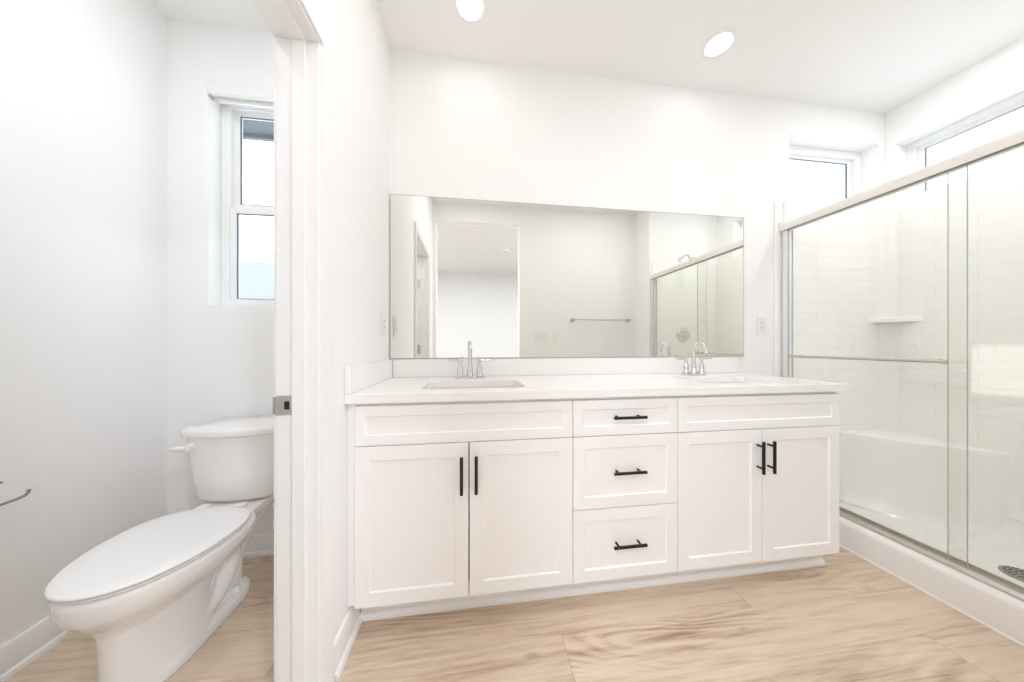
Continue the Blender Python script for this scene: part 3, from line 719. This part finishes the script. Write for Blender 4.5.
def glass_door(x, y0, y1, bar):
    bm = box(x-.003, x+.003, y0, y1, .156, 1.853)
    d = obj('glass_door', bm, M['shower_glass'], en)
    for q in (y0-.0011, y1): obj('glass_edge', box(x-.0031, x+.0031, q, q+.0011, .156, 1.853), M['glass_edge'] if bar else M['glass_edge_pale'], d)
    if bar:
        s = bar; xb = x+s*.048; p0, p1 = (y0+.035, y1-.065)
        bm = BM(); cyl(bm, (xb, p0, 1.022), (xb, p1, 1.022), .0078, n=18)
        for yy in (p0, p1): lathe(bm, (xb, yy, 1.022), [(.0, -.008), (.0095, -.006), (.0105, 0), (.0095, .006), (0, .008)], n=18, axis=(0, 1, 0))
        for yy in (p0+.03, p1-.03):
            cyl(bm, (xb, yy, 1.022), (x+s*.0035, yy, 1.022), .006, n=14); cyl(bm, (x+s*.010, yy, 1.022), (x+s*.0033, yy, 1.022), .011, n=18)
        o = obj('towel_bar', bm, M['nickel'], d, smooth=40)
    return d
glass_door(GA, .933, YB-.028, -1)
glass_door(GB, YS+.028, .997, 0)

# valve and head on the shower end wall (seen in the mirror)
v = thing('shower_valve', 'round chrome shower valve plate with lever seen through the glass in the mirror', 'shower valve', (2.44, YS+.02, 1.21))
bm = BM(); lathe(bm, (2.44, YS+.0205, 1.21), [(.085, 0), (.085, .004), (.075, .010), (.04, .013), (.03, .03), (.026, .05), (0, .052)], n=40, axis=(0, 1, 0)); obj('valve_plate', bm, M['chrome'], v, smooth=40)
bm = BM(); tube(bm, [(2.44, YS+.06, 1.21), (2.415, YS+.068, 1.205), (2.375, YS+.07, 1.198)], [.011, .009, .006], n=12); obj('lever', bm, M['chrome'], v, smooth=40)
s_ = thing('shower_fixture', 'chrome shower head on a bent arm above the glass door header', 'shower head', (2.42, YS, 2.12))
bm = BM(); lathe(bm, (2.42, YS+.0005, 2.10), [(.028, 0), (.026, .006), (.012, .01)], axis=(0, 1, 0)); tube(bm, catmull([(2.42, YS+.008, 2.10), (2.42, YS+.07, 2.125), (2.42, YS+.12, 2.115), (2.42, YS+.155, 2.07)], 6), .0095)
obj('arm', bm, M['chrome'], s_, smooth=40)
bm = BM(); lathe(bm, (2.42, YS+.15, 2.078), [(.012, 0), (.018, .012), (.02, .03), (.045, .055), (.048, .068), (.044, .072), (0, .073)], axis=(0, .62, -.78)); obj('spray_head', bm, M['chrome'], s_, smooth=40)

# ------------------------------------------------------------------ small fixtures
def wall_plate(name, label, cat, cx, cz, plane, axis, side, gangs, kind):
    """axis 'x': wall runs along x at y=plane, side = direction it faces"""
    t = thing(name, label, cat, (cx, plane, cz) if axis == 'x' else (plane, cx, cz))
    def B(bm, a, b, c, d, e, f):
        p, q = sorted((plane+side*c, plane+side*d))
        return bx(bm, a, b, p, q, e, f) if axis == 'x' else bx(bm, p, q, a, b, e, f)
    hw = .035+.023*(gangs-1)
    obj('face_plate', B(BM(), cx-hw, cx+hw, .0005, .006, cz-.058, cz+.058), M['plate'], t, bevel=.002)
    for g in range(gangs):
        gx = cx+(g-(gangs-1)/2)*.046
        r = obj('socket' if kind == 'outlet' else 'rocker', B(BM(), gx-.0165, gx+.0165, .006, .0085, cz-.0335, cz+.0335), M['plate'] if kind != 'outlet' else M['socket'], t, bevel=.001)
        if kind == 'outlet':
            for dz in (-.018, .014):
                bm = BM()
                B(bm, gx-.007, gx-.0055, .0085, .0089, cz+dz, cz+dz+.008); B(bm, gx+.0055, gx+.007, .0085, .0089, cz+dz, cz+dz+.007)
                obj('slot', bm, M['dark'], r)
        else:
            bm = B(BM(), gx-.012, gx+.012, .0085, .0105, cz-.001, cz+.026); obj('rocker_paddle', bm, M['plate'], r, bevel=.001)
    return t
wall_plate('wall_outlet', 'white wall outlet between the mirror and the shower', 'outlet', 1.897, 1.222, YB, 'x', -1, 1, 'outlet')
wall_plate('wall_outlet', 'white wall outlet on the partition wall left of the mirror', 'outlet', 1.545, 1.20, XP1, 'y', 1, 1, 'outlet')
wall_plate('light_switch', 'wide white switch plate beside the bedroom opening, reflected in the mirror', 'light switch', .82, 1.185, YF, 'x', 1, 3, 'switch')
wall_plate('light_switch', 'narrow white switch plate between the wide plate and the towel bar in the mirror', 'light switch', .985, 1.185, YF, 'x', 1, 1, 'switch')

tb = thing('towel_bar', 'satin nickel towel bar on the wall reflected in the mirror', 'towel bar', (1.56, YF, 1.40))
for x in (1.20, 1.92):
    bm = BM(); lathe(bm, (x, YF+.0005, 1.40), [(.026, 0), (.026, .006), (.016, .010), (.011, .02), (.011, .055), (.014, .06), (.014, .07), (0, .072)], axis=(0, 1, 0)); obj('bracket', bm, M['nickel'], tb, smooth=40)
bm = BM(); cyl(bm, (1.19, YF+.062, 1.40), (1.93, YF+.062, 1.40), .008, n=18); obj('bar', bm, M['nickel'], tb, smooth=40)

def downlight(x, y, label, power, group=None, spread=None):
    t = thing('recessed_light', label, 'ceiling light', (x, y, CZ), group)
    bm = BM(); lathe(bm, (x, y, CZ-.0004), [(.086, 0), (.084, .003), (.066, .007), (.062, .005), (.062, .001)], n=48, axis=(0, 0, -1)); obj('trim_ring', bm, M['ceiling'], t, smooth=50)
    bm = BM(); lathe(bm, (x, y, CZ-.0008), [(0, .0045), (.0615, .0045), (.0615, .002), (0, .002)], n=40, axis=(0, 0, -1)); obj('lens', bm, M['lens'], t)
    area('lamp', (x, y, CZ-.010), (0, 0, -1), .12, .12, power*LAMP, LC, shape='DISK')
    return t
G = 'round recessed ceiling lights'
downlight(-.016, 1.40, 'round recessed ceiling light over the left faucet, cut by the top edge', P1, G)
downlight(1.329, 1.40, 'round recessed ceiling light above the right sink near the shower', P1, G)
downlight(-1.05, .75, 'round recessed ceiling light in the toilet room', P2, G)
downlight(2.50, .97, 'unseen recessed ceiling light added over the shower as fill', P3, G)  # unseen lamp, added to brighten the stall
downlight(.05, .62, 'unseen recessed ceiling light added in front of the left sink as fill', P4, G)  # this and the next: unseen, added to light cabinet fronts and floor
downlight(1.33, .62, 'unseen recessed ceiling light added in front of the towel bar wall as fill', P4, G)
def fill_light(x, y, label):  # added fill lamp, kept out of the mirror's view, lights the vanity fronts
    t = thing('bedroom_fill_light', label, 'ceiling light', (x, y, CZ))
    bm = BM(); lathe(bm, (x, y, CZ-.0005), [(.19, 0), (.19, .025), (.18, .03), (0, .03)], n=48, axis=(0, 0, -1)); obj('fixture_base', bm, M['plastic'], t, smooth=50)
    bm = BM(); lathe(bm, (x, y, CZ-.031), [(.18, 0), (.178, .02), (.15, .04), (.08, .052), (0, .056)], n=48, axis=(0, 0, -1)); obj('diffuser', bm, M['lens'], t, smooth=60)
    area('lamp', (x, y, CZ-.092), (0, 0, -1),   .34, .34, P5*LAMP, LB, shape='DISK')
fill_light(-.98, -1.15, 'unseen round fill light added in the bedroom, left of the opening')
fill_light(1.15, -1.15, 'unseen round fill light added in the bedroom, right of the opening')
sd = thing('smoke_detector', 'round white smoke detector on the bedroom ceiling seen in the mirror', 'smoke detector', (.55, -1.6, CZ))
bm = BM(); lathe(bm, (.55, -1.6, CZ-.0005), [(.065, 0), (.065, .02), (.052, .032), (0, .034)], axis=(0, 0, -1)); obj('housing', bm, M['plastic'], sd, smooth=40)
bm = BM(); lathe(bm, (.55, -1.6, CZ-.034), [(.02, 0), (.02, .003), (0, .003)], axis=(0, 0, -1)); obj('vent_grille', bm, M['seal'], sd)
